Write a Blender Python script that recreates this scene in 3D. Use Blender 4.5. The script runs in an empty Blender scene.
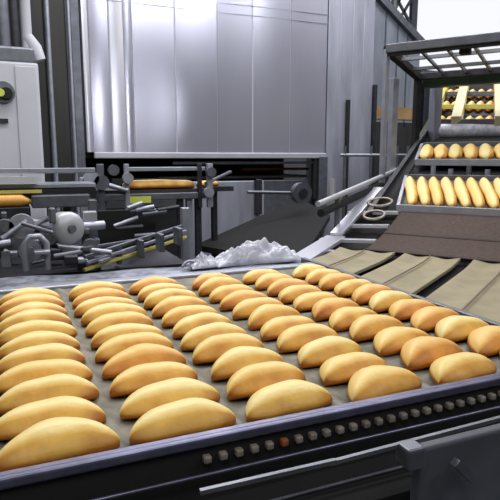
import bpy, math, random
from mathutils import Vector, Matrix
random.seed(7)
S = bpy.context.scene
COL = S.collection
PI = math.pi
# ------------------------------------------------------------------ camera
F = 558.6; CZ = 1.40
PITCH = math.radians(9.35); YAW = math.radians(23.1)
fwd = Vector((math.sin(YAW)*math.cos(PITCH), math.cos(YAW)*math.cos(PITCH), -math.sin(PITCH)))
rt = Vector((math.cos(YAW), -math.sin(YAW), 0)); up = rt.cross(fwd)
CP = Vector((0, 0, CZ))
cam = bpy.data.cameras.new('camera'); cam.sensor_width = 36; cam.lens = 36*F/500
cam.clip_start = .02; cam.clip_end = 200
co = bpy.data.objects.new('camera', cam); COL.objects.link(co)
co.location = CP; co.rotation_euler = (PI/2-PITCH, 0, -YAW)
S.camera = co

def at(x, y, Y):
    """world point at depth plane Y seen in direction (x, y)"""
    r = fwd*F + rt*(x-250) + up*(250-y)
    return CP + r*(Y/r.y)

# second line's own axes: s runs up the line, t across it
TH = math.radians(56)
D2 = Vector((math.sin(TH), math.cos(TH), 0)); C2 = Vector((math.cos(TH), -math.sin(TH), 0))
def zs(s):
    if s < 2.35: return .925
    if s < 3.0: return .925 + .36*(s-2.35)**2/1.3
    return 1.042 + .36*(s-3.0)
def st(s, t, h=0.0):
    return D2*s + C2*t + Vector((0, 0, zs(s)+h))

# ------------------------------------------------------------------ materials
def mat(name, col, rough=.5, metal=0., noise=0., nscale=8., col2=None, bump=0., bscale=60., stretch=None, spec=.5, coord='Object', alpha=None, emit=None, coat=0.):
    m = bpy.data.materials.new(name); m.use_nodes = True
    nt = m.node_tree; b = nt.nodes['Principled BSDF']
    b.inputs['Base Color'].default_value = (*col, 1)
    b.inputs['Roughness'].default_value = rough
    b.inputs['Metallic'].default_value = metal
    b.inputs['Specular IOR Level'].default_value = spec
    b.inputs['Coat Weight'].default_value = coat
    tc = nt.nodes.new('ShaderNodeTexCoord'); mp = nt.nodes.new('ShaderNodeMapping')
    nt.links.new(tc.outputs[coord], mp.inputs['Vector'])
    if stretch: mp.inputs['Scale'].default_value = stretch
    if noise > 0 or col2:
        n = nt.nodes.new('ShaderNodeTexNoise'); n.inputs['Scale'].default_value = nscale; n.inputs['Detail'].default_value = 4
        nt.links.new(mp.outputs['Vector'], n.inputs['Vector'])
        r = nt.nodes.new('ShaderNodeValToRGB')
        r.color_ramp.elements[0].position = .32; r.color_ramp.elements[1].position = .68
        c2 = col2 or tuple(max(0, c*(1-noise)) for c in col)
        r.color_ramp.elements[0].color = (*c2, 1); r.color_ramp.elements[1].color = (*col, 1)
        nt.links.new(n.outputs['Fac'], r.inputs['Fac']); nt.links.new(r.outputs['Color'], b.inputs['Base Color'])
    if bump > 0:
        n2 = nt.nodes.new('ShaderNodeTexNoise'); n2.inputs['Scale'].default_value = bscale
        nt.links.new(mp.outputs['Vector'], n2.inputs['Vector'])
        bp = nt.nodes.new('ShaderNodeBump'); bp.inputs['Strength'].default_value = bump; bp.inputs['Distance'].default_value = .01
        nt.links.new(n2.outputs['Fac'], bp.inputs['Height']); nt.links.new(bp.outputs['Normal'], b.inputs['Normal'])
    if emit:
        b.inputs['Emission Color'].default_value = (*emit[0], 1); b.inputs['Emission Strength'].default_value = emit[1]
    return m

def bread_mat(name, pale, gold, brown, ring=0.):
    m = bpy.data.materials.new(name); m.use_nodes = True
    nt = m.node_tree; b = nt.nodes['Principled BSDF']; L = nt.links.new
    b.inputs['Roughness'].default_value = .42; b.inputs['Specular IOR Level'].default_value = .35
    tc = nt.nodes.new('ShaderNodeTexCoord'); oi = nt.nodes.new('ShaderNodeObjectInfo')
    add = nt.nodes.new('ShaderNodeVectorMath'); add.operation = 'ADD'
    sc = nt.nodes.new('ShaderNodeVectorMath'); sc.operation = 'SCALE'; sc.inputs['Scale'].default_value = 5
    L(oi.outputs['Random'], sc.inputs[0]); L(tc.outputs['Object'], add.inputs[0]); L(sc.outputs[0], add.inputs[1])
    n = nt.nodes.new('ShaderNodeTexNoise'); n.inputs['Scale'].default_value = 16; n.inputs['Detail'].default_value = 3
    L(add.outputs[0], n.inputs['Vector'])
    # baked tone + painted light: pale highlit crown, shaded golden flanks, browner foot and tips
    at_ = nt.nodes.new('ShaderNodeAttribute'); at_.attribute_name = 'crust_light'
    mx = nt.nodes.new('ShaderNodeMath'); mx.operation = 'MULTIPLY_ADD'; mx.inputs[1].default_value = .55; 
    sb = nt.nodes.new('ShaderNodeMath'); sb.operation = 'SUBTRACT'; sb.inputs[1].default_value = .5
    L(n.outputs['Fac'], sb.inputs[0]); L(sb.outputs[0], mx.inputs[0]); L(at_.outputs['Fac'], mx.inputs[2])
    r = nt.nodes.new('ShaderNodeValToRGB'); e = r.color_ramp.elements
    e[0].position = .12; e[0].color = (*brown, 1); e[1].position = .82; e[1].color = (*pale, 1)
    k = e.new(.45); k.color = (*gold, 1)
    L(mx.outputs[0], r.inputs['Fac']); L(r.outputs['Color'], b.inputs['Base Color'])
    n2 = nt.nodes.new('ShaderNodeTexNoise'); n2.inputs['Scale'].default_value = 90
    L(add.outputs[0], n2.inputs['Vector'])
    bp = nt.nodes.new('ShaderNodeBump'); bp.inputs['Strength'].default_value = .25; bp.inputs['Distance'].default_value = .004
    L(n2.outputs['Fac'], bp.inputs['Height']); L(bp.outputs['Normal'], b.inputs['Normal'])
    return m

M = dict(
 steel=mat('brushed_steel', (.50,.51,.60), .38, .85, .12, 3, stretch=(1,1,.2), bump=.03, bscale=30),
 oven=mat('oven_cladding', (.50,.50,.60), .25, .6, .14, 1.6, stretch=(1,1,.35)),
 oven2=mat('oven_side_cladding', (.36,.39,.46), .42, .4, .3, 2.5, stretch=(3,3,.5)),
 oven3=mat('oven_end_cladding', (.44,.45,.54), .42, .5, .3, 2.5, stretch=(3,3,.5)),
 trim=mat('pale_trim', (.50,.51,.55), .45, .4, .1),
 dsteel=mat('dark_steel', (.065,.065,.08), .45, .7, .35, 20),
 gsteel=mat('grey_steel', (.20,.21,.25), .42, .7, .3, 14),
 lsteel=mat('light_steel', (.44,.46,.54), .4, .6, .2, 14),
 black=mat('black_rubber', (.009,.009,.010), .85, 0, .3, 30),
 bluem=mat('bluish_steel_lip', (.20,.20,.30), .33, .75, .35, 22),
 cover=mat('grey_cover', (.13,.14,.17), .5, .5, .3, 10),
 white=mat('white_enamel', (.54,.55,.61), .45, 0, .06, 4),
 brownp=mat('dark_brown_panels', (.075,.073,.070), .4, .5, .3, 2, stretch=(3,3,.3)),
 belt=mat('pan_grey', (.25,.235,.19), .6, .1, .4, 26, col2=(.12,.115,.09)),
 beige=mat('beige_tray_coating', (.34,.295,.185), .6, .0, .2, 9, col2=(.26,.225,.14)),
 tape=mat('beige_groove', (.24,.18,.14), .55),
 brown=mat('brown_mesh_belt', (.085,.053,.045), .8, .0, .4, 60, col2=(.052,.032,.027), bump=.3, bscale=160),
 dbrown=mat('belt_seam', (.035,.022,.02), .7),
 floor=mat('floor_dark', (.045,.045,.040), .45, 0, .5, 1.5),
 wall=mat('wall_grey', (.34,.35,.37), .8, 0, .15, 1),
 walld=mat('wall_dim', (.10,.105,.11), .8, 0, .15, 1),
 film=mat('clear_film', (.72,.74,.84), .35, .1, .5, 11, col2=(.36,.37,.45), bump=.5, bscale=26),
 filmd=mat('scuffed_plate', (.42,.44,.54), .35, .5, .5, 22, col2=(.09,.10,.12), bump=.3, bscale=20),
 palec=mat('pale_cladding', (.66,.66,.74), .30, .5, .08, 3),
 seam=mat('seam_strip_metal', (.46,.46,.54), .6, .2, .1, 3),
 yel=mat('yellow_green_label', (.55,.62,.10), .5),
 yel2=mat('yellow_paint', (.62,.55,.14), .5, 0, .2, 20),
 pale=mat('cream_strip', (.72,.66,.42), .5, 0, .15, 12),
 roller=mat('lilac_roller', (.80,.80,.92), .45, .2, .45, 22),
 orange=mat('orange_crust_sheet', (.74,.34,.05), .5, 0, .4, 16, col2=(.75,.45,.12)),
 ochre=mat('ochre_cladding', (.45,.29,.12), .55, 0, .3, 6),
 green=mat('dark_green_paint', (.03,.06,.025), .5, 0, .4, 8),
 stud=mat('chain_studs', (.42,.37,.31), .45, .5, .35, 40),
 rust=mat('rust', (.35,.11,.04), .7, .2, .4, 40),
 glass=None,
)
g = bpy.data.materials.new('window_glass'); g.use_nodes = True
gb = g.node_tree.nodes['Principled BSDF']; gb.inputs['Transmission Weight'].default_value = 1; gb.inputs['Base Color'].default_value = (1,1,1,1); gb.inputs['Roughness'].default_value = 0; gb.inputs['IOR'].default_value = 1.0
M['glass'] = g
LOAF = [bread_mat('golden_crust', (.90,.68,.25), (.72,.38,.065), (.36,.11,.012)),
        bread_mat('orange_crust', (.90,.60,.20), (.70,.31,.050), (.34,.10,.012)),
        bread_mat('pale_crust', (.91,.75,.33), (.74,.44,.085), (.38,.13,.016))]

# ------------------------------------------------------------------ mesh builder
class MB:
    def __init__(s): s.v = []; s.f = []; s.sm = []
    def add(s, vs, fs, smooth=False):
        o = len(s.v); s.v += [tuple(p) for p in vs]; s.f += [tuple(i+o for i in f) for f in fs]; s.sm += [smooth]*len(fs); return s
    def box(s, a, b):
        (x0,y0,z0),(x1,y1,z1) = [tuple(min(p,q) for p,q in zip(a,b)), tuple(max(p,q) for p,q in zip(a,b))]
        vs = [(x0,y0,z0),(x1,y0,z0),(x1,y1,z0),(x0,y1,z0),(x0,y0,z1),(x1,y0,z1),(x1,y1,z1),(x0,y1,z1)]
        return s.add(vs, [(0,3,2,1),(4,5,6,7),(0,1,5,4),(1,2,6,5),(2,3,7,6),(3,0,4,7)])
    def hexa(s, b4, t4):   # bottom ring, top ring
        return s.add(list(b4)+list(t4), [(0,3,2,1),(4,5,6,7),(0,1,5,4),(1,2,6,5),(2,3,7,6),(3,0,4,7)])
    def bar(s, p, q, w, h, upv=(0,0,1)):
        p = Vector(p); q = Vector(q); d = (q-p).normalized(); u = Vector(upv)
        if abs(d.dot(u)) > .98: u = Vector((0,1,0))
        sd = d.cross(u).normalized()*w/2; uu = sd.cross(d).normalized()*h/2
        r = lambda c: [c-sd-uu, c+sd-uu, c+sd+uu, c-sd+uu]
        a = r(p); b = r(q)
        return s.add(a+b, [(0,1,2,3),(7,6,5,4),(0,4,5,1),(1,5,6,2),(2,6,7,3),(3,7,4,0)])
    def tube(s, pts, r, n=12, caps=True, closed=False):
        pts = [Vector(p) for p in pts]; rings = []; rr = r if isinstance(r, (list, tuple)) else [r]*len(pts)
        prev = None
        for i, p in enumerate(pts):
            d = (pts[min(i+1, len(pts)-1)] - pts[max(i-1, 0)]).normalized()
            u = prev if prev else (Vector((0,0,1)) if abs(d.z) < .9 else Vector((1,0,0)))
            a = (u - d*u.dot(d)).normalized(); b = d.cross(a); prev = a
            rings.append([p + (a*math.cos(2*PI*k/n) + b*math.sin(2*PI*k/n))*rr[i] for k in range(n)])
        vs = [v for r_ in rings for v in r_]; fs = []
        for i in range(len(pts)-1):
            for k in range(n): fs.append((i*n+k, i*n+(k+1)%n, (i+1)*n+(k+1)%n, (i+1)*n+k))
        s.add(vs, fs, True)
        if caps:
            s.add(rings[0], [tuple(range(n))[::-1]]); s.add(rings[-1], [tuple(range(n))])
        return s
    def grid(s, P, nu, nv, smooth=True, thick=None):
        vs = [P(i/nu, j/nv) for i in range(nu+1) for j in range(nv+1)]
        fs = [(i*(nv+1)+j, (i+1)*(nv+1)+j, (i+1)*(nv+1)+j+1, i*(nv+1)+j+1) for i in range(nu) for j in range(nv)]
        if thick:
            n = len(vs); vs = [Vector(v) for v in vs]; vs += [v - Vector((0,0,thick)) for v in vs]
            fs2 = [tuple(k+n for k in f[::-1]) for f in fs]; rim = []
            W = nv+1
            for i in range(nu): rim += [(i*W, i*W+n, (i+1)*W+n, (i+1)*W), ((i+1)*W+nv, (i+1)*W+nv+n, i*W+nv+n, i*W+nv)]
            for j in range(nv): rim += [(j+1, j+1+n, j+n, j), (nu*W+j, nu*W+j+n, nu*W+j+1+n, nu*W+j+1)]
            s.add(vs, fs+fs2, smooth); o = len(s.v)-len(vs)
            s.f += [tuple(k+o for k in f) for f in rim]; s.sm += [False]*len(rim)
            return s
        return s.add(vs, fs, smooth)
    def build(s, name, m, parent=None, bevel=0, loc=None):
        me = bpy.data.meshes.new(name)
        L = Vector(loc) if loc is not None else Vector((0,0,0))
        if parent is not None and loc is None: L = Vector(parent.get('_o', (0,0,0)))
        me.from_pydata([tuple(Vector(v)-L) for v in s.v], [], s.f); me.update()
        me.polygons.foreach_set('use_smooth', s.sm)
        me.materials.append(m)
        o = bpy.data.objects.new(name, me); COL.objects.link(o)
        if parent is not None:
            o.parent = parent; o.location = (0,0,0)
            o['_o'] = tuple(L)
        else: o.location = L; o['_o'] = tuple(L)
        if bevel:
            b = o.modifiers.new('bevel', 'BEVEL'); b.width = bevel; b.segments = 2; b.limit_method = 'ANGLE'
        return o

def thing(name, label, cat, loc, group=None):
    o = bpy.data.objects.new(name, None); COL.objects.link(o); o.location = loc; o.empty_display_size = .1
    o['_o'] = tuple(loc); o['label'] = label; o['category'] = cat
    if group: o['group'] = group
    return o
def tag(o, label, cat, group=None, kind=None):
    o['label'] = label; o['category'] = cat
    if group: o['group'] = group
    if kind: o['kind'] = kind
    return o
def struct(o): o['kind'] = 'structure'; return o

# ------------------------------------------------------------------ setting
struct(MB().box((-7,-5,-.1),(24,16,0)).build('floor', M['floor']))
wb = MB().box((-7,16,0),(9.6,16.2,8)); wb.box((9.6,16,0),(24,16.2,3.3)); wb.box((9.6,16,7.6),(24,16.2,8))
struct(wb.build('wall_back', M['wall']))
w1 = struct(MB().box((9.6,16.05,3.3),(24,16.15,3.42)).box((9.6,16.05,7.5),(24,16.15,7.6)).box((9.6,16.05,3.3),(9.75,16.15,7.6)).box((23.9,16.05,3.3),(24,16.15,7.6)).build('window_1', M['trim']))
MB().box((9.75,16.09,3.42),(23.9,16.10,7.5)).build('pane', M['glass'], w1)
struct(MB().box((-7.2,-5,0),(-7,16.2,6)).build('wall_left', M['wall']))
struct(MB().box((-7.2,-5.2,0),(24,-5,6)).build('wall_front', M['walld']))

# ------------------------------------------------------------------ main conveyor with the loaf pans
X0, X1, Y0, Y1 = -.095, 1.145, .785, 1.98
BZ = .96
mc = thing('pan_conveyor', 'wide steel conveyor in the foreground carrying six lanes of golden loaves', 'conveyor', (.5,1.4,0))
def bedP(u, v):
    x = X0+.01 + u*(X1-X0-.02); y = Y0+.01 + v*(Y1-Y0-.02)
    lane = (x-.128)/.199
    fr = abs(lane-round(lane))                       # 0 on a divider
    row = (y-.825)/.0985
    z = BZ - .006 + .008*math.exp(-(fr/.06)**2) - .004*math.cos(2*PI*row)*min(1, fr*5)
    return (x, y, z)
MB().grid(bedP, 150, 110, True, .02).build('pan_bed', M['belt'], mc)
MB().box((-1.2,.770,.945),(1.62,Y0,.976)).build('pan_rim', M['bluem'], mc, .003)
MB().box((-1.2,.757,.962),(1.62,.770,.978)).build('front_lip', M['bluem'], mc, .004)
MB().box((-1.2,Y1,.93),(1.145,Y1+.05,.967)).build('rear_rail', M['lsteel'], mc, .004)
MB().box((X1,Y0,.92),(X1+.02,2.12,.972)).build('side_rail', M['gsteel'], mc, .003)
MB().box((X0-.02,Y0,.92),(X0,2.04,.968)).build('side_rail', M['gsteel'], mc, .003)
MB().box((-1.2,.765,.80),(1.62,.79,.962)).box((-1.2,.66,.84),(1.62,.765,.87)).build('chain_channel', M['black'], mc)
x = .245
while x < 1.15:
    MB().box((x,.752,.937),(x+.013,.765,.949)).build('chain_stud', M['rust'] if abs(x-.37) < .012 else M['stud'], mc, .003)
    x += .0265
MB().tube([(-1.2,.750,.922),(1.62,.750,.922)], .003).build('guide_rod', M['bluem'], mc)
MB().tube([(-1.2,.70,.885),(1.62,.70,.885)], .004).build('guide_rod', M['dsteel'], mc)
# lower machine side: sloping light rail, plates and clamp
MB().box((-1.2,.50,.62),(1.62,.64,.80)).build('side_beam', M['gsteel'], mc, .006)
MB().bar(at(330,463,.60), at(505,417,.60), .006, .006).build('tension_rod', M['gsteel'], mc)
MB().bar(at(200,492,.60), at(335,461,.60), .006, .006).build('tension_rod', M['gsteel'], mc)
p = at(412,452,.585)
MB().box((p.x-.014,p.y-.012,p.z-.022),(p.x+.016,p.y+.02,p.z+.010)).build('clamp', M['gsteel'], mc, .004)
MB().box((p.x+.02,p.y+.005,.74),(1.62,.61,p.z-.004)).build('cover_plate', M['cover'], mc, .004)
MB().box((.05,.56,.70),(p.x-.06,.61,.80)).build('cover_plate', M['dsteel'], mc, .004)
q = at(455,462,.57)
MB().bar(q, q+Vector((.035,0,-.035)), .012, .012).build('latch', M['gsteel'], mc)
for (lx, ly) in ((-.9,.72),(1.5,.72),(-.05,2.0),(1.12,2.0)):
    MB().box((lx-.04,ly-.04,0),(lx+.04,ly+.04,.9)).build('leg', M['gsteel'], mc, .005)
MB().box((X0,.9,.84),(X1,.95,.925)).box((X0,1.9,.84),(X1,1.95,.925)).box((X0,.8,.84),(X0+.05,2.0,.925)).box((X1-.05,.8,.84),(X1,2.0,.925)).build('under_frame', M['dsteel'], mc)

# loaves -----------------------------------------------------------------
def loaf_mesh(name, L, W, H, bow, seed, m, n_u=26, n_v=20, ridge=.25, pw=.62):
    rnd = random.Random(seed); ph = rnd.uniform(0, 6); vs = []; cr = []
    for i in range(n_u+1):
        u = -1 + 2*i/n_u
        u = math.sin(u*PI/2)
        e = max(0., 1-abs(u)**2.2)**pw
        wob = 1 + .035*math.sin(3.1*u+ph) + .02*math.sin(7*u+ph*2)
        cy = bow*(.6-u*u) + .002*math.sin(4*u+ph)
        for j in range(n_v):
            a = 2*PI*j/n_v
            ca, sa = math.cos(a), math.sin(a)
            y = ca*W/2*e*wob
            if sa >= 0:
                zz = abs(sa)**(1-.0) * (1+ridge*(abs(sa)**5-.4*abs(sa)))
                z = H*.25 + H*.75*zz*(e**.8)*wob
            else:
                z = H*.25*(1+sa*.98)
            z = z if e > .02 else H*.22
            vs.append((u*L/2, cy+y, z))
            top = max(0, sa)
            f = .32 + .56*max(0, min(1, (top-.72+.50*ca)/.13)) - .22*(sa < .25) + .10*top - .22*abs(u)**4 + .06*math.sin(5*u+ph)  # crown and far side paler, light from behind put into the colour
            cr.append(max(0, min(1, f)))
    fs = [(i*n_v+j, i*n_v+(j+1)%n_v, (i+1)*n_v+(j+1)%n_v, (i+1)*n_v+j) for i in range(n_u) for j in range(n_v)]
    fs = [f[::-1] for f in fs]
    fs += [tuple(range(n_v)), tuple(range(n_u*n_v, (n_u+1)*n_v))[::-1]]
    me = bpy.data.meshes.new(name); me.from_pydata(vs, [], fs); me.update()
    me.polygons.foreach_set('use_smooth', [True]*len(fs))
    at_ = me.attributes.new('crust_light', 'FLOAT', 'POINT'); at_.data.foreach_set('value', cr)
    me.materials.append(m); return me
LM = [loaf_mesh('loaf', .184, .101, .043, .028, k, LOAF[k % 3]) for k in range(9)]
lane_w = ['leftmost lane', 'second lane from the left', 'third lane from the left', 'third lane from the right', 'second lane from the right', 'rightmost lane']
row_w = ['frontmost', 'second', 'third', 'fourth', 'fifth', 'sixth', 'seventh', 'eighth', 'ninth', 'tenth', 'farthest']
for l in range(6):
    xc = .128 - .199/2 + l*.199 + .002 + (.007 if l < 2 else 0)
    off = [0, .0, .004, -.004, .0, .004][l]
    for r in range(12):
        if r == 11: continue
        kk = random.choice([0,3,6,0,3,2,5,8,1,4,7]) if l > 2 else random.choice([0,3,6,2,5,8,2,5,1])
        o = bpy.data.objects.new('bread_loaf', LM[kk]); COL.objects.link(o)
        o.location = (xc+random.uniform(-.004,.004), (.832+off)+r*.0985+random.uniform(-.004,.004), BZ-.0055)
        o.rotation_euler = (random.uniform(-.04,.04), 0, random.uniform(-.045,.045)+math.radians([0,2,5,7,8,8][l]))
        o.scale = (random.uniform(.97,1.02)*[1,.98,.94,.92,.92,.92][l], random.uniform(.97,1.02), random.uniform(.94,1.08))
        tone = ['golden', 'orange crusted', 'pale yellow'][kk % 3]
        how = 'farthest loaf' if r == 10 else 'frontmost loaf' if r == 0 else '%s loaf from the front edge' % row_w[r]
        tag(o, '%s crescent %s in the %s' % (tone, how, lane_w[l]), 'bread', 'loaves in lanes on the foreground conveyor')

# ------------------------------------------------------------------ plate behind the conveyor + crumpled film
ep = MB().grid(lambda u, v: (-1.0+u*2.22, 2.04+v*.24, .945+.004*math.sin(u*31)+.003*math.sin(v*9+u*12)), 60, 8, True, .02).build('end_plate', M['filmd'], loc=(0,2.16,.93))
tag(ep, 'pale steel plate strip along the far end of the loaf conveyor', 'plate')
from mathutils import noise as mn
def film(name, pts, H, label, seed, m=M['film']):
    a, b, yd = pts
    def P(u, v):
        x = a.x+(b.x-a.x)*u; y = a.y+(b.y-a.y)*u + (v-.5)*yd
        env = max(0., math.sin(PI*u))**.6*max(0., math.sin(PI*v))**.6
        n = mn.noise(Vector((u*6+seed, v*4, seed)))*.5+.75
        n2 = abs(mn.noise(Vector((u*11+seed, v*6, 3))))
        return (x+.01*mn.noise(Vector((u*9,v*9,seed+5))), y, .953+H*env*(n*.8) + .022*n2*min(1, env*3))
    o = MB().grid(P, 90, 40, True).build(name, m, loc=((a.x+b.x)/2,(a.y+b.y)/2,.95))
    sd = o.modifiers.new('sol', 'SOLIDIFY'); sd.thickness = .002
    return tag(o, label, 'plastic film')
film('plastic_film', (Vector((.77,2.20,0)), Vector((1.17,2.20,0)), .12), .125, 'crumpled heap of clear plastic film behind the loaf conveyor', 3)
film('plastic_film', (Vector((.66,2.19,0)), Vector((.79,2.20,0)), .10), .06, 'smaller flat fold of clear plastic film beside the bigger heap', 9)
hp = [at(182,262,2.3)+(at(200,272,2.3)-at(182,262,2.3))*0 + Vector((math.cos(a)*.035, 0, -.01+math.sin(a)*.035)) for a in [PI*.15+k*PI*1.0/10 for k in range(11)]]
tag(MB().tube([(hp[0].x,2.18,.955)]+[tuple((p_.x,2.18,max(.96,p_.z))) for p_ in hp]+[(hp[-1].x,2.18,.955)], .006).build('bent_hose', M['lsteel'], loc=(hp[0].x,2.18,.955)), 'short pale hose bent in a hoop beside the clear film', 'hose')

# ------------------------------------------------------------------ oven
OY = 6.0
ov = thing('baking_oven', 'huge lilac grey stainless tunnel oven clad in vertical panels', 'oven', (2.4,OY+1,0))
seams = [85, 92, 112, 126, 134, 176, 217, 252, 289, 325]
sx = [at(p_, 120, OY).x for p_ in seams]
for i in range(len(sx)-1):
    a, b = sx[i]+.004, sx[i+1]-.004
    tilt = [.00, .006, -.004, .004, .003, -.004, .003, -.004, .004][i]*2.0
    b_ = MB(); n = 8
    def pp(u, v, a=a, b=b, tilt=tilt, i=i):
        x = a+(b-a)*u
        return (x, OY + tilt*(u-.5) - .004*math.sin(PI*u)*(1 if i % 2 else -1), 1.46+v*2.84)
    b_.grid(pp, 12, 2, False)
    o = b_.build('cladding_panel', M['oven'] if i not in (0, 2) else M['palec'], ov)
    sd = o.modifiers.new('sol', 'SOLIDIFY'); sd.thickness = .02; sd.offset = 1
    if i:
        MB().box((sx[i]-.008,OY-.018,1.46),(sx[i]+.008,OY+.01,4.3)).build('seam_strip', M['seam'], ov)
MB().box((sx[0],OY+.04,1.46),(4.2,OY+3.5,4.35)).build('oven_body', M['gsteel'], ov)
MB().box((sx[1],OY-.05,1.395),(sx[-1],OY+.03,1.46)).build('hood_edge', M['trim'], ov, .01)
# mouth
zl = .95
MB().box((sx[0],OY+1.1,zl),(sx[-1],OY+1.2,1.45)).box((sx[0],OY+.05,1.40),(sx[-1],OY+1.2,1.46)).build('mouth_recess', M['black'], ov)
MB().box((sx[0]+.9,OY-.02,1.33),(sx[-1],OY+.03,1.36)).build('mouth_bar', M['dsteel'], ov)
MB().box((1.55,OY+.25,1.16),(sx[-1]-.1,OY+1.0,1.19)).build('inner_belt', M['brownp'], ov)
MB().box((2.6,OY+.3,1.25),(3.5,OY+.5,1.28)).build('inner_rail', M['rust'], ov)
MB().box((sx[-1]-.10,OY-.06,.55),(sx[-1]+.02,OY+.06,1.42)).build('door_post', M['gsteel'], ov, .01)
MB().box((sx[-1]-.16,OY-.03,.9),(sx[-1]-.11,OY+.04,1.40)).build('door_post', M['black'], ov, .01)
MB().box((1.72,OY+.02,.0),(2.75,OY+.12,1.14)).build('base_panel', M['oven3'], ov, .01)
MB().box((2.72,OY+.10,.0),(sx[-1],OY+.2,1.14)).build('base_panel', M['gsteel'], ov, .01)
MB().box((2.62,OY-.04,.75),(2.70,OY+.02,1.16)).build('support_leg', M['dsteel'], ov, .01)
b_ = MB()
for p_, w_, h_ in ((252,.30,.006),):
    for zz in (3.05, 2.95):
        b_.box((1.0,OY-.027,zz),(sx[-1],OY-.022,zz+h_))
b_.build('cross_seam', M['oven'], ov)
# right part of the oven body
ex = [at(p_, 120, OY).x for p_ in (326, 338, 351, 362, 373)]
for i in range(4):
    a, b = ex[i]+.003, ex[i+1]-.003
    zb = [.0, .0, .0, .0][i]
    o = MB().box((a,OY-.01+.012*i,zb),(b,OY+.05,4.3)).build('end_panel', M['oven3'], ov, .008)
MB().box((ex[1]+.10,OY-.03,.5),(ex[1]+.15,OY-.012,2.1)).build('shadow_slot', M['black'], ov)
MB().box((ex[-1],OY-.02,0),(ex[-1]+.04,OY+.06,2.3)).build('edge_post', M['dsteel'], ov, .005)

# unseen spot behind the viewpoint, added at the mirror position for the oven glint
lx, ly, lz = at(121,107,OY).x*(2-(-1.0)/OY), -1.0, 0
pt = at(121,107,OY); lp = Vector((pt.x+(pt.x/OY)*(OY+1.0), -1.0, pt.z+((pt.z-CZ)/OY)*(OY+1.0)))

# ------------------------------------------------------------------ tall dark machine left of the oven
dm = thing('panelled_cabinet', 'tall dark brown grey panelled machine between white cabinet and oven', 'cabinet', (.3,5.6,0))
px = [36, 49, 54, 70, 75, 84]
dx = [at(p_, 120, 5.6).x for p_ in px]
for i in range(5):
    o = MB().box((dx[i]+.002,5.6+[0,.03,0,.03,.01][i],0),(dx[i+1]-.002,5.9,4.2)).build('door_panel' if i in (0,2,4) else 'mullion', M['brownp'] if i in (0,2) else M['gsteel'], dm, .006)
MB().tube([(dx[1]+.03,5.57,.6),(dx[1]+.03,5.57,4.1)], .022).build('vertical_pipe', M['lsteel'], dm)
MB().tube([(dx[3]+.03,5.58,.6),(dx[3]+.03,5.58,4.1)], .015).build('vertical_pipe', M['lsteel'], dm)

# white control cabinet + piping on the left
CY = 4.6
a = at(-30,62,CY); b = at(38,62,CY); c_ = at(14,62,CY)
cb = thing('control_cabinet', 'white control cabinet at the left edge with a dark yellow dial plate', 'cabinet', ((a.x+b.x)/2,CY,0))
MB().box((a.x,CY,0),(b.x,CY+.5,at(20,62,CY).z)).build('body', M['white'], cb, .015)
MB().box((c_.x,CY-.012,1.15),(b.x-.015,CY,at(20,66,CY).z)).build('door', M['white'], cb, .006)
pe = at(2,95,CY)
MB().tube([(pe.x+.01,CY-.03,pe.z+.02),(pe.x+.01,CY,pe.z+.02)], [.075,.08], 24).build('dial_plate', M['gsteel'], cb)
MB().tube([(pe.x+.03,CY-.06,pe.z+.01),(pe.x+.03,CY-.03,pe.z+.01)], [.04,.045], 20).build('dial', M['black'], cb)
MB().tube([(pe.x-.01,CY-.085,pe.z+.01),(pe.x-.01,CY-.06,pe.z+.01)], [.028,.03], 16).build('knob', M['yel'], cb)
MB().box((pe.x-.04,CY-.02,pe.z-.20),(pe.x+.03,CY-.012,pe.z-.17)).build('name_strip', M['dsteel'], cb)
zt = at(20,62,CY).z
MB().box((a.x,CY+.05,zt),(b.x-.02,CY+.4,zt+.12)).build('top_box', M['gsteel'], cb, .02)
for nm, p_, r_, mm in (('pale_pipe',27,.038,'white'),('grey_pipe',3,.055,'gsteel'),('grey_pipe',15,.04,'dsteel')):
    q = at(p_,20,CY)
    o = MB().tube([(q.x,CY+.2,zt+.1),(q.x,CY+.2,4.0)], r_, 16)
    if nm == 'pale_pipe': o.tube([(q.x,CY+.2,zt+.22),(q.x+.05,CY+.2,zt+.14),(q.x+.08,CY+.2,zt+.05)], [.045,.055,.05], 16)
    o = o.build('vertical_pipe', M[mm], loc=(q.x,CY+.2,zt+.1))
    tag(o, {27:'white vertical pipe with a flared foot above the white cabinet', 3:'thick grey vertical pipe at the left edge above the cabinet', 15:'thin dark vertical pipe between the white and grey pipes'}[p_], 'pipe')

# ------------------------------------------------------------------ left discharge conveyors
def rail(name, p, q, r, m, label, cat='rail'):
    o = MB().tube([p, q], r, 12).build(name, m, loc=(Vector(p)+Vector(q))/2); return tag(o, label, cat)
lc = thing('discharge_conveyor', 'long low grey conveyor crossing in front of the white cabinet', 'conveyor', (0,4.0,0))
A = lambda x, y, Y=4.0: at(x, y, Y)
p0 = A(-40,170); p1 = A(93,170)
MB().bar((p0.x,3.9,p1.z), (p1.x,3.9,p1.z), .03, .035).build('top_rail', M['lsteel'], lc, .005)
z1 = A(50,183).z
MB().box((p0.x,3.9,z1-.03),(p1.x,4.2,z1)).build('pale_belt', M['lsteel'], lc, .005)
MB().box((p0.x,3.88,z1-.10),(p1.x,4.2,z1-.035)).build('dark_gap', M['black'], lc)
z2 = A(50,200,3.8).z
bx = A(32,205,3.8).x
MB().box((bx,3.80,z2-.05),(A(90,200,3.8).x,4.2,z2+.03)).build('side_plate', M['gsteel'], lc, .006)
MB().box((p0.x,3.80,z2-.14),(A(30,200,3.8).x,4.2,z2-.04)).build('bread_belt', M['dsteel'], lc, .006)
for x_ in (-35, 20, 62): MB().box((A(x_,200).x,3.95,0),(A(x_,200).x+.05,4.0,z2-.05)).build('leg', M['gsteel'], lc)
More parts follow.
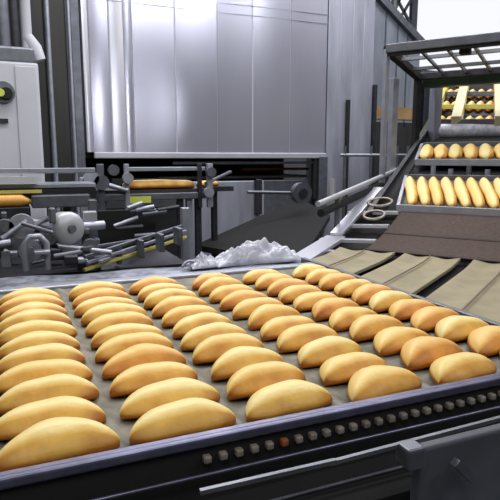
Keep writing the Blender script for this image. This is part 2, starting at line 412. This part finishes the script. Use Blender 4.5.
MB().box((p0.x,3.85,z1+.005),(A(36,180).x,3.9,z1+.05)).build('lower_rail', M['white'], lc)
MB().box((p0.x,3.82,z1-.055),(A(40,183).x,3.84,z1-.035)).build('yellow_strip', M['yel2'], lc)
ff = MB().tube([Vector((p0.x,3.84,z2-.0)), Vector((p0.x+.1,3.84,z2)), Vector((bx-.06,3.84,z2)), Vector((bx,3.84,z2-.01))], [.035,.042,.04,.012], 16).build('baguette', M['orange'], loc=(bx-.2,3.84,z2-.04))
tag(ff, 'long orange baked strip on the low conveyor at the left edge', 'bread')

# column & crossing machine in front of the oven
fy = 4.3
B = lambda x, y: at(x, y, fy)
fm = thing('take_off_conveyor', 'short framed conveyor holding a yellow bread strip before the oven', 'conveyor', (B(160,200).x,fy,0))
xl, xr = B(96,190).x, B(205,190).x
zt_, zb_, zm = B(150,169).z, B(150,196).z, B(150,187).z
MB().box((B(128,169).x,fy-.02,zt_-.015),(xr,fy+.02,zt_+.015)).build('top_rail', M['lsteel'], fm, .004)
MB().box((B(122,190).x,fy+.42,zm+.0),(xr,fy+.46,zm+.05)).build('dark_guard', M['black'], fm)
MB().box((xl,fy-.03,zb_-.03),(xr,fy+.02,zb_+.022)).build('front_beam', M['gsteel'], fm, .006)
MB().box((xl,fy,zm-.05),(xr,fy+.5,zm-.02)).build('belt', M['brownp'], fm)
for p_, w_, m_ in ((97,.05,'gsteel'),(124,.035,'lsteel'),(197,.03,'dsteel'),(206,.045,'lsteel')):
    q = B(p_,190).x
    MB().box((q,fy-.045,zb_-(.32 if p_ == 97 else .1)),(q+w_,fy-.005,zt_+.04)).build('post', M[m_], fm, .004)
for p_, y_ in ((100,182),(208,172),(206,192),(126,178),(112,170),(90,178)):
    q = B(p_,y_)
    MB().tube([(q.x,fy-.09,q.z),(q.x,fy-.045,q.z)], .04 if p_ > 110 else .055, 16).build('bolt_head', M['lsteel' if p_ % 4 else 'gsteel'], fm)
MB().tube([(B(82,178).x,fy-.06,B(82,178).z),(B(126,190).x,fy-.06,B(126,190).z)], .018).build('lever', M['lsteel'], fm)
MB().tube([(B(205,180).x,fy-.02,zm+.02),(B(248,180).x,fy+.4,zm+.10)], .014).build('lever', M['gsteel'], fm)
q = B(140,199)
MB().box((B(128,199).x,fy-.037,q.z-.028),(B(150,199).x,fy-.031,q.z+.022)).build('label_plate', M['yel'], fm)
for x_ in (178, 187, 196): MB().box((B(x_,200).x,fy+.0,0),(B(x_,200).x+.045,fy+.05,zb_)).build('leg', M['dsteel' if x_ != 187 else 'lsteel'], fm)
MB().box((B(100,200).x,fy+.02,0),(B(100,200).x+.05,fy+.07,zb_)).build('leg', M['gsteel'], fm)
def strip(a, b, w, h, m, name, label):
    me = loaf_mesh(name, (b-a).length, w, h, 0, 5, m, ridge=0, pw=.25)
    o = bpy.data.objects.new(name, me); COL.objects.link(o); mid = (a+b)/2; o.location = mid
    o.rotation_euler = (0, 0, math.atan2(b.y-a.y, b.x-a.x)); return tag(o, label, 'bread')
strip(Vector((B(124,187).x,fy+.06,zm-.02)), Vector((B(196,187).x,fy+.06,zm-.02)), .12, .075, LOAF[2], 'baguette', 'long yellow baguette on the framed conveyor before the oven')
strip(Vector((B(208,186).x,fy+.30,zm-.02)), Vector((B(232,186).x,fy+.34,zm-.02)), .08, .05, LOAF[2], 'baguette', 'short yellow baguette piece right of the framed conveyor')
tag(MB().box((B(208,186).x-.03,fy+.22,zm-.06),(B(240,186).x+.03,fy+.45,zm-.0205)).box((B(225,186).x,fy+.3,0),(B(225,186).x+.04,fy+.36,zm-.06)).build('transfer_shelf', M['dsteel'], loc=(B(220,186).x,fy+.3,zm-.04)), 'narrow dark shelf joining the framed conveyor to the oven mouth', 'shelf')
# tall pale column at left edge of the oven
q = at(84,180,4.45)
tag(MB().box((q.x-.03,4.42,0),(q.x+.04,4.50,q.z+.02)).build('support_column', M['trim'], bevel=.006, loc=(q.x,4.45,0)), 'pale square column beside the oven corner in the machinery', 'column')

# ------------------------------------------------------------------ drive machinery behind the loaves, left
dv = thing('drive_unit', 'tangle of grey shafts, brackets and gears behind the leftmost loaves', 'machine', (.1,2.95,0))
rnd = random.Random(5)
V = lambda x, y, Y=3.0: at(x, y, Y)
MB().box((-1.2,2.75,.62),(V(175,250).x,3.35,.86)).build('base_plate', M['dsteel'], dv)
MB().box((-1.2,3.3,.8),(V(100,250).x,3.36,1.06)).build('back_plate', M['black'], dv)
mats = ['gsteel','lsteel','dsteel','gsteel','lsteel']
for k in range(38):
    x_ = rnd.uniform(-10,98); y_ = rnd.uniform(215,268); p = V(x_, y_, rnd.uniform(2.55,3.1)); w = rnd.uniform(.008,.035); h = rnd.uniform(.02,.07)
    MB().box((p.x-w,p.y-.02,p.z-h/2),(p.x+w,p.y+.03,p.z+h/2)).build('bracket', M[mats[k % 5]], dv, .006)
for k in range(24):
    x_ = rnd.uniform(-10,90); y_ = rnd.uniform(218,262); p = V(x_, y_, rnd.uniform(2.6,3.0)); an = rnd.uniform(-.5,.6); L_ = rnd.uniform(.08,.25)
    d_ = Vector((math.cos(an), rnd.uniform(-.2,.2), math.sin(an)))*L_
    MB().tube([p-d_/2, p+d_/2], rnd.uniform(.007,.016), 10).build('shaft', M[mats[(k+1) % 5]], dv)
for x_, y_, r_ in ((22,226,.055),(12,240,.045),(48,236,.04),(30,250,.05),(75,250,.04),(5,228,.04),(90,246,.035)):
    p = V(x_, y_, 2.7)
    b = MB().tube([(p.x,p.y-.025,p.z),(p.x,p.y+.02,p.z)], r_, 20)
    b.tube([(p.x,p.y-.04,p.z),(p.x,p.y-.02,p.z)], r_*.35, 12)
    b.build('gear', M['gsteel' if r_ < .05 else 'lsteel'], dv)
# inverted U bracket at (35,250)
p = V(36,250,2.6)
MB().tube([(p.x-.045,p.y,p.z-.09),(p.x-.045,p.y,p.z+.03),(p.x-.02,p.y,p.z+.06),(p.x+.02,p.y,p.z+.06),(p.x+.045,p.y,p.z+.03),(p.x+.045,p.y,p.z-.09)], .014, 10).build('hoop_bracket', M['lsteel'], dv)
# motor
p = V(62,228,2.75)
mo = thing('electric_motor', 'round pale grey drum motor in the middle of the left machinery', 'motor', (p.x,p.y,p.z-.07))
d_ = Vector((.35,-.9,.05)).normalized()
c0 = Vector((p.x,p.y,p.z))
MB().tube([c0+d_*.0, c0+d_*.07, c0+d_*.09, c0+d_*.095], [.076,.078,.066,.03], 24).build('drum', M['trim'], mo)
MB().tube([c0-d_*.10, c0+d_*.0], [.06,.076], 24).build('housing', M['gsteel'], mo)
MB().tube([c0+d_*.09, c0+d_*.11], [.02,.018], 12).build('hub', M['gsteel'], mo)
MB().tube([c0+Vector((-.02,-.03,.0)), c0+Vector((-.16,.0,.035))], [.03,.024], 12).build('side_shaft', M['gsteel'], mo)
MB().tube([c0+Vector((.04,0,.0)), c0+Vector((.20,.05,.0))], [.022,.022], 12).build('side_shaft', M['lsteel'], mo)
# inclined guide rails
gr = thing('guide_rails', 'sloping bundle of parallel pale guide rails below the framed conveyor', 'rails', (V(135,255).x,2.8,.8))
for k, (x0, y0, x1, y1, m_) in enumerate(((84,270,186,237,'yel2'),(86,263,186,231,'lsteel'),(84,257,182,226,'gsteel'),(88,275,150,266,'green'),(82,249,150,238,'gsteel'),(100,262,140,246,'lsteel'))):
    MB().bar(V(x0,y0,2.6), V(x1,y1,3.1), .018, .016).build('rail', M[m_], gr, .003)
for x0, y0 in ((97,262),(118,255),(140,249),(160,243),(178,237)):
    p = V(x0,y0,2.8); MB().box((p.x-.012,p.y-.05,p.z-.04),(p.x+.012,p.y+.05,p.z+.05)).build('rail_clip', M['gsteel'], gr, .003)
MB().box((V(105,235).x,3.45,0),(V(175,235).x,3.5,V(100,212,3.4).z)).build('back_board', M['black'], gr)
b = MB()
for k in range(8):
    x_ = rnd.uniform(105,165); y_ = rnd.uniform(206,238); p = V(x_, y_, 3.3); L_ = rnd.uniform(.08,.2)
    MB().tube([p, p+Vector((L_, 0, rnd.uniform(.0,.05)))], rnd.uniform(.008,.016), 8).build('bracket_rod', M[mats[k % 5]], gr)
q = V(94,230,3.0)
tag(MB().box((q.x-.02,3.0,0),(q.x+.02,3.05,V(94,200,3.0).z)).build('support_column', M['gsteel'], bevel=.004, loc=(q.x,3.02,0)), 'dark grey upright bar in front of the framed conveyor', 'column')
q = V(186,240,3.2)
tag(MB().box((q.x-.02,3.2,0),(q.x+.025,3.25,V(186,208,3.2).z)).build('support_column', M['lsteel'], bevel=.004, loc=(q.x,3.22,0)), 'pale upright bar at the upper end of the sloping guide rails', 'column')

# black sloping slab filling the dark area below the oven mouth
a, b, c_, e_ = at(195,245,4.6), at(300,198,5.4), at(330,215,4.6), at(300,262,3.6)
tag(MB().hexa([p-Vector((0,0,.05)) for p in (a,e_,c_,b)], [a,e_,c_,b]).build('slab', M['black'], loc=(2.2,4.6,0)), 'dark sloping slab under the mouth of the oven', 'slab')

q = at(301,193,4.8)
pu = thing('idler_pulley', 'grey round wheel under the right end of the oven mouth', 'wheel', (q.x,q.y,q.z-.08))
MB().tube([(q.x,q.y-.04,q.z),(q.x,q.y+.04,q.z)], .10, 28).build('rim', M['gsteel'], pu)
MB().tube([(q.x,q.y-.055,q.z),(q.x,q.y-.03,q.z)], .045, 20).build('hub', M['dsteel'], pu)
MB().tube([(q.x-.55,q.y+.03,q.z+.02),(q.x-.02,q.y+.03,q.z)], .016, 10).build('axle_arm', M['gsteel'], pu)

# ------------------------------------------------------------------ second line: curved trays, mesh belt, incline
T0 = -1.15
pl = thing('tray_line', 'second conveyor at the right with beige grooved trays curving upward', 'conveyor', st(2.3,-.3,-.9)*1.0)
def sstart(t): return (1.18-.559*t)/.829
edges = [(-1.13,-.845),(-.80,-.545),(-.49,-.21),(-.16,.14)]
for (ta, tb) in edges:
    def P(u, v, ta=ta, tb=tb):
        t = ta+(tb-ta)*v; s0 = sstart(t); s = s0+(2.58-s0)*u
        return st(s, t, .014 + .004*math.cos(2*PI*v*2) - .004*(v*(1-v))*4)
    MB().grid(P, 26, 30, True, .012).build('grooved_tray', M['beige'], pl)
    for vv in (.5,):
        t = ta+(tb-ta)*vv; s0 = sstart(t)
        pts = [st(s0+.01+(2.56-s0-.02)*k/16, t, .0235) for k in range(17)]
        MB().tube(pts, .0035, 6).build('tray_crease', M['tape'], pl)
def P(u, v):
    t = T0+.0+(1.6)*v; s0 = sstart(t)+.01; s = s0+(2.6-s0)*u
    return st(s, t, -.02)
MB().grid(P, 16, 20, True, .02).build('under_belt', M['black'], pl)
# brown mesh belt
bb = MB().grid(lambda u, v: st(2.60+.53*u, -1.0+1.5*v, .012), 14, 4, True, .02).build('mesh_belt', M['brown'], pl)
MB().grid(lambda u, v: st(2.845+.03*u, -1.0+1.5*v, .0145), 2, 4, True, .002).build('belt_seam', M['dbrown'], bb)
MB().grid(lambda u, v: st(2.585+.018*u, -1.0+1.5*v, .0165), 2, 4, True, .004).build('belt_edge', M['dbrown'], bb)
# incline deck, sides and supports
MB().grid(lambda u, v: st(3.1+3.3*u, -1.12-.25*u+1.7*v, -.045), 20, 4, True, .03).build('incline_deck', M['black'], pl)
def side(t0, t1, s0, s1, h0, h1, m, nm='side_frame'):
    b = MB(); n = 14
    for k in range(n):
        sa = s0+(s1-s0)*k/n; sb = s0+(s1-s0)*(k+1)/n
        ta = t0+(t1-t0)*k/n; tb = t0+(t1-t0)*(k+1)/n
        b.hexa([st(sa,ta-.015,h0), st(sb,tb-.015,h0), st(sb,tb+.015,h0), st(sa,ta+.015,h0)], [st(sa,ta-.015,h1), st(sb,tb-.015,h1), st(sb,tb+.015,h1), st(sa,ta+.015,h1)])
    return b.build(nm, m, pl)
side(-1.18,-1.42,3.1,6.4,-.10,.02,M['dsteel'])
side(-1.28,-1.62,3.7,6.6,-.35,-.12,M['green'])

# ladder frame beside the brown belt
ld = thing('ladder_frame', 'bluish pale slotted side plate between handrail and brown belt', 'frame', st(2.7,-1.25,-1.0))
def lbar(s0, t0, s1, t1, w, m, h=-.01, nm='slat'):
    MB().bar(st(s0,t0,h), st(s1,t1,h), w, .02).build(nm, m, ld, .002)
lbar(2.28,-1.22,2.80,-1.25,.11,M['palec'],nm='long_plate'); lbar(2.80,-1.25,3.45,-1.26,.07,M['palec'],.005,nm='long_plate')
for s_ in (2.35, 2.55, 2.75, 2.95, 3.12): lbar(s_,-1.32,s_+.04,-1.02,.045,M['palec'])
MB().grid(lambda u, v: st(2.3+1.0*u, -1.36+.36*v, -.06), 6, 3, True, .02).build('dark_pan', M['black'], ld)
for s_, t_ in ((2.4,-1.33),(3.3,-1.33)):
    p = st(s_,t_,-.07); MB().box((p.x-.025,p.y-.025,0),(p.x+.025,p.y+.025,p.z)).build('leg', M['gsteel'], ld)
for s_, t_ in ((2.5,-.9),(2.5,.1),(3.6,-1.1),(3.6,.3),(5.0,-1.25),(5.0,.25),(6.3,-1.3),(6.3,.2)):
    p = st(s_,t_,-.06); MB().box((p.x-.03,p.y-.03,0),(p.x+.03,p.y+.03,p.z)).build('leg', M['gsteel'], pl)
# loops of pale tubing at the foot of tray stack
for s_, t_, r_ in ((3.22,-1.16,.06),(3.05,-1.13,.05)):
    pts = [st(s_,t_,.02)+D2*(math.cos(a)*r_)+C2*(math.sin(a)*r_*1.2)+Vector((0,0,.02*math.cos(a))) for a in [k*2*PI/14 for k in range(15)]]
    o = MB().tube(pts, .008, 8).build('looped_cable', M['stud'], loc=st(s_,t_,0))
    tag(o, 'pale brown loop of cable beside the brown belt, %s' % ('the upper one' if s_ > 3.1 else 'the lower one'), 'cable')

# trays on the incline
def incline_tray(s0, s1, t0, t1, skew, nroll, L, W, H, rot, label, rl, grp, dt):
    tr = thing('baking_tray', label, 'tray', st((s0+s1)/2,(t0+t1)/2,-.01), 'bread trays on the rising conveyor')
    MB().grid(lambda u, v: st(s0+(s1-s0)*u, t0+skew*u+(t1-t0)*v, .008), 2, 12, True, .012).build('pan', M['belt'], tr)
    b = MB(); b.bar(st(s0-.01,t0-.01,.02), st(s0-.01,t1,.02), .02, .045); b.build('front_rim', M['lsteel'], tr, .003)
    MB().bar(st(s1+.01,t0+skew,.02), st(s1+.01,t1+skew,.02), .02, .03).build('back_rim', M['gsteel'], tr, .003)
    MB().bar(st(s0,t0-.01,.02), st(s1,t0+skew-.01,.02), .02, .03).build('end_rim', M['lsteel'], tr, .003)
    for k in range(nroll):
        me = rl[k % len(rl)]
        o = bpy.data.objects.new('baguette', me); COL.objects.link(o)
        s = (s0+s1)/2; t = t0+skew/2+.045+k*dt
        x_ = D2*math.cos(rot)+C2*math.sin(rot); x_ = (x_+Vector((0,0,.35*math.cos(rot)))).normalized()
        y_ = Vector((0,0,1)).cross(x_).normalized(); z_ = x_.cross(y_)
        Mx = Matrix((x_, y_, z_)).transposed().to_4x4(); Mx.translation = st(s, t, .0085)
        o.matrix_world = Mx
        n_ = ['leftmost', 'second', 'third', 'fourth', 'fifth', 'sixth', 'seventh', 'eighth', 'ninth', 'tenth', 'eleventh', 'twelfth'][k]
        tag(o, '%s pale golden baguette%s on the %s' % (n_, '' if k == 0 else ' from the left', grp), 'bread', 'baguettes on the ' + grp)
    return tr
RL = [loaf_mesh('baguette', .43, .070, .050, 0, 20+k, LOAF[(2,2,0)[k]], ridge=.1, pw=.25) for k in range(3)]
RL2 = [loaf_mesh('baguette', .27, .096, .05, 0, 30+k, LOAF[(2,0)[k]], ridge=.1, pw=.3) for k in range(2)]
incline_tray(3.16,3.60,-1.02,.02,-.10,12,.42,.058,.045,-.36,'lower tray of long golden baguettes above the brown belt', RL, 'lower tray above the brown belt', .0735)
incline_tray(3.87,4.20,-1.14,-.02,-.06,10,.3,.06,.05,-.25,'narrower middle tray of baguettes between lower tray and roller', RL2, 'middle tray below the lilac roller', .098)
# little upright fittings between the two trays
b = MB()
fit = thing('roller_bracket_row', 'row of small pale brackets between lower and middle trays', 'bracket', st(3.73,-.5,-.04))
for k in range(9):
    p = st(3.72,-1.1+k*.11,-.02); MB().tube([p, p+Vector((0,0,.05+.02*(k%2)))], .016, 10).build('bracket', M['lsteel' if k % 3 else 'gsteel'], fit)
MB().bar(st(3.72,-1.18,-.025), st(3.72,-.05,-.025), .05, .02).build('bracket_bar', M['dsteel'], fit)
# roller
rl = thing('end_roller', 'thick lilac grey roller across the rising conveyor', 'roller', st(4.62,-.5,-.04))
MB().tube([st(4.60,-1.20,-.01), st(4.60,.05,-.01)], .058, 20).build('drum', M['roller'], rl)
MB().tube([st(4.60,-1.28,-.01), st(4.60,-1.20,-.01)], [.03,.03], 14).build('axle', M['dsteel'], rl)
# upper rack with pale dividers and small loaves
ur = thing('bread_rack', 'upper rising rack with cream dividers, below the steel canopy', 'rack', st(5.5,-.7,-.06))
MB().grid(lambda u, v: st(4.85+1.4*u, -1.30-.28*u+1.6*v, -.01), 10, 6, True, .02).build('rack_deck', M['dsteel'], ur)
def rackbar(sa, ta, sb, tb, w, h, m, nm): MB().bar(st(sa,ta,.06), st(sb,tb,.06), w, h).build(nm, m, ur, .004)
def inc(x, y):
    r = fwd*F + rt*(x-250) + up*(250-y)
    z0 = 1.042-.36*3.0
    k = (z0+.05-CP.z)/(r.z-.36*(r.dot(D2))); q = CP+r*k
    return q.dot(D2), q.dot(C2)
for xb, xt in ((456,466),(500,498)):
    (sa,ta),(sb,tb) = inc(xb,124), inc(xt,82); rackbar(sa,ta,sb,tb,.075,.10,M['pale'],'divider')
for y_ in (123,108,95,84):
    (sa,ta),(sb,tb) = inc(434+ (124-y_)*.35,y_), inc(512,y_); rackbar(sa,ta,sb,tb,.04,.04,M['yel2'] if y_ in (108,) else M['gsteel'],'cross_bar')
(sa,ta),(sb,tb) = inc(432,124), inc(448,84); rackbar(sa,ta,sb,tb,.035,.06,M['yel2'],'side_strip')
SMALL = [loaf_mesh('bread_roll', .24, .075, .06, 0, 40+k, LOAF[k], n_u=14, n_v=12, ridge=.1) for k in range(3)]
rows = [(117,'bottom row',(441,450,469,479,489)),(102,'middle row',(446,455,471,480,490)),(90,'top row',(450,457,472,481,490))]
for y_, rw, xs in rows:
    for k, x_ in enumerate(xs):
        s, t = inc(x_, y_)
        o = bpy.data.objects.new('bread_roll', SMALL[(k+y_) % 3]); COL.objects.link(o)
        x__ = (D2+Vector((0,0,.35))-C2*.1).normalized(); y__ = Vector((0,0,1)).cross(x__).normalized(); z__ = x__.cross(y__)
        Mx = Matrix((x__, y__, z__)).transposed().to_4x4(); Mx.translation = st(s, t, -.009); o.matrix_world = Mx
        tag(o, 'golden bread roll, %s, %s of the upper rack' % (('leftmost','second from the left','third from the left','fourth from the left','rightmost')[k], rw), 'bread', 'rolls on the upper rack')

# ------------------------------------------------------------------ canopy frame
cf = thing('canopy_frame', 'dark steel canopy frame on slim posts over the rising conveyor', 'frame', st(3.95,-1.3,0)*1.0)
def Pz(s, t, z): v = D2*s+C2*t; return Vector((v.x, v.y, z))
z1, z2 = 2.09, 2.00
fA, fB, rA, rB = Pz(3.63,-1.3,z1), Pz(3.63,.3,z1), Pz(4.33,-1.3,z2), Pz(4.33,.3,z2)
MB().bar(fA, fB, .05, .055).build('front_beam', M['gsteel'], cf, .006)
MB().bar(fA+Vector((0,0,-.035)), fB+Vector((0,0,-.035)), .03, .02).build('front_beam_flange', M['black'], cf)
MB().bar(fA, rA, .05, .05).build('side_beam', M['black'], cf, .005)
MB().bar(rA, rB, .05, .05).build('rear_beam', M['dsteel'], cf, .006)
for f in (.35,.7):
    MB().bar(fA.lerp(rA,f), fB.lerp(rB,f), .04, .02).build('cross_bar', M['lsteel' if f < .5 else 'gsteel'], cf)
for k in range(9):
    f = .12+k*.1
    MB().bar(fA.lerp(fB,f), rA.lerp(rB,f), .018, .018).build('brace', M['gsteel'], cf)
MB().bar(fA, (fA.x,fA.y,0), .032, .032).build('post', M['lsteel'], cf, .004)
MB().bar(rA, (rA.x,rA.y,0), .045, .045).build('post', M['black'], cf, .004)
m_ = fA.lerp(rA,.45)+C2*-.05
MB().bar(Vector((m_.x,m_.y,1.95)), (m_.x,m_.y,0), .05, .05).build('post', M['lsteel'], cf, .004)
q = Pz(4.55,-1.22,1.95)
MB().bar(q, (q.x,q.y,.9), .07, .07).build('post', M['steel'], cf, .004)
# dark awning behind rear beam
MB().bar(Pz(4.42,-1.28,1.955), Pz(4.42,.3,1.955), .08, .06).build('dark_valance', M['green'], cf)
MB().bar(Pz(3.7,-.86,2.06), Pz(3.7,-.80,2.06), .06, .07).build('clamp', M['black'], cf)

# handrail
hr = thing('handrail', 'bright steel handrail sloping beside the rising conveyor', 'handrail', (1.48,2.56,0))
h0, h1 = Vector((1.48,2.56,1.16)), Vector((3.22,3.74,1.42))
MB().tube([h0, h1, h1+(D2*.7+Vector((0,0,.23)))], .016, 14).build('rail', M['trim'], hr)
MB().tube([h0+Vector((.03,.02,-.05)), h1+Vector((.02,.02,-.06)), h1+(D2*.7+Vector((.02,0,.17)))], .022, 10).build('lower_tube', M['black'], hr)
for f in (.12,.5,.9):
    p = h0.lerp(h1,f); MB().tube([(p.x,p.y,0),(p.x,p.y,p.z)], .016, 10).build('post', M['gsteel'], hr)
q = h0.lerp(h1,.1); MB().tube([(q.x+.0,q.y+.03,q.z),(q.x,q.y+.03,q.z+.10)], .012, 10).build('pin', M['trim'], hr)
# fence behind handrail: thin posts and rails
fn = thing('guard_fence', 'thin grey guard fence in front of the oven end panels', 'fence', at(370,170,5.0)*1.0)
for x_ in (345,371,397,408):
    q = at(x_,150,5.0); MB().tube([(q.x,5.0,0),(q.x,5.0,at(x_,148,5.0).z+.02)], .014, 8).build('post', M['gsteel'], fn)
for y_ in (155,): 
    q0, q1 = at(340,y_,5.0), at(425,y_,5.0)
    MB().tube([(q0.x,5.0,q0.z),(q1.x,5.0,q0.z)], .016, 8).build('rail', M['lsteel'], fn)

# ------------------------------------------------------------------ tower with sloping roof right of the oven
ty = 7.6
a0, a1 = at(374,100,ty), at(418,100,ty)
tw = thing('cooling_tower', 'grey clad tower with a sloping roof right of the oven', 'tower', ((a0.x+a1.x)/2,ty,0))
zt0, zt1 = at(370,-6,ty).z, at(418,48,ty).z
MB().hexa([(a0.x-.1,ty,0),(a1.x,ty,0),(a1.x,ty+2,0),(a0.x-.1,ty+2,0)], [(a0.x-.1,ty,zt0),(a1.x,ty,zt1),(a1.x,ty+2,zt1),(a0.x-.1,ty+2,zt0)]).build('body', M['oven2'], tw, .01)
MB().bar((a0.x-.1,ty-.03,zt0+.03), (a1.x+.05,ty-.03,zt1+.03), .12, .10).build('roof_edge', M['gsteel'], tw)
MB().box((a0.x,ty-.02,at(385,119,ty).z),(a1.x,ty,at(385,107,ty).z)).build('ochre_band', M['ochre'], tw)
MB().box((a0.x,ty-.012,0),(a1.x,ty,at(385,122,ty).z)).build('dark_base', M['brownp'], tw)
for x_ in (384,396,406): q = at(x_,60,ty).x; MB().box((q,ty-.012,1.9),(q+.02,ty,min(zt0, zt0+(zt1-zt0)*(q-a0.x+.1)/(a1.x-a0.x+.1)))).build('seam_strip', M['gsteel'], tw)
# lattice mast behind, against the window
my = 11.0
lm = thing('lattice_mast', 'grey lattice truss standing against the bright window', 'mast', (at(400,50,my).x,my,0))
def mp(x, y): v = at(x, y, my); return (v.x, my, v.z)
xx = lambda x: at(x,0,my).x
for x_, w_ in ((414,.16),(394,.08)):
    MB().box((xx(x_)-w_/2,my-.05,0),(xx(x_)+w_/2,my+.05,7.2)).build('upright', M['trim'] if x_ == 394 else M['gsteel'], lm)
for (x0,y0,x1,y1) in ((376,-8,394,22),(394,22,410,50),(392,-10,414,30),(414,-5,396,25),(384,-10,402,30),(404,-10,394,12)):
    MB().bar(mp(x0,y0), mp(x1,y1), .05, .05).build('diagonal', M['gsteel'], lm)

# background clutter right: dark machine body below the window
bm = thing('rear_machine', 'dark machine housing far behind the rising conveyor under the window', 'machine', (7,8.5,0))
MB().box((at(420,100,8.6).x,8.6,0),(13,9.6,at(430,70,8.6).z)).build('housing', M['gsteel'], bm, .02)
MB().box((at(424,100,8.5).x,8.5,1.0),(at(470,100,8.5).x,8.6,at(430,84,8.6).z)).build('dark_door', M['dsteel'], bm, .02)

# ------------------------------------------------------------------ light
W = bpy.data.worlds.new('world'); S.world = W; W.use_nodes = True
bg = W.node_tree.nodes['Background']; bg.inputs['Color'].default_value = (.96,.97,1.0,1); bg.inputs['Strength'].default_value = 1.0
def area(name, loc, target, sx_, sy_, power, col=(1,1,1)):
    l = bpy.data.lights.new(name, 'AREA'); l.shape = 'RECTANGLE'; l.size = sx_; l.size_y = sy_; l.energy = power; l.color = col
    o = bpy.data.objects.new(name, l); COL.objects.link(o); o.location = loc
    o.rotation_euler = (Vector(target)-Vector(loc)).to_track_quat('-Z', 'Y').to_euler(); return o
struct(MB().box((-7.2,-5.2,8),(24,16.2,8.1)).build('ceiling', M['wall']))
area('added_area_light', (.2,3.6,3.7), (.6,1.3,.95), 3.0, .5, 75, (1,.96,.90))  # these area lights are unseen, added to brighten loaves, oven and machines
area('added_area_light', (3.5,5.0,4.6), (2.5,2.6,1.2), 3.0, .6, 75, (1,.97,.94))
area('added_area_light', (3.9,-1.5,5.3), (2.0,4.0,2.2), 2.4, .6, 80, (.95,.97,1))
area('added_area_light', (2.5,2.4,5.5), (2.4,6.0,2.0), 5.0, 1.2, 130, (.93,.95,1))
area('added_area_light', (6.5,4.0,6.5), (6.0,8.0,2.0), 4.0, 2.0, 130, (.95,.97,1))
area('added_area_light', (-.7,-1.5,4.8), (.5,1.6,1.0), 3.0, 2.0, 72, (1,.97,.90))
sl = bpy.data.lights.new('glint_spot', 'SPOT'); sl.energy = 150; sl.spot_size = math.radians(13); sl.spot_blend = .8; sl.shadow_soft_size = .08; sl.color = (.95,.96,1)
so = bpy.data.objects.new('glint_spot', sl); COL.objects.link(so); so.location = lp; so.rotation_euler = (pt-lp).to_track_quat('-Z', 'Y').to_euler()
S.view_settings.view_transform = 'Standard'; S.view_settings.look = 'None'; S.view_settings.exposure = 0; S.view_settings.gamma = 1
for o in bpy.data.objects:
    if '_o' in o: del o['_o']
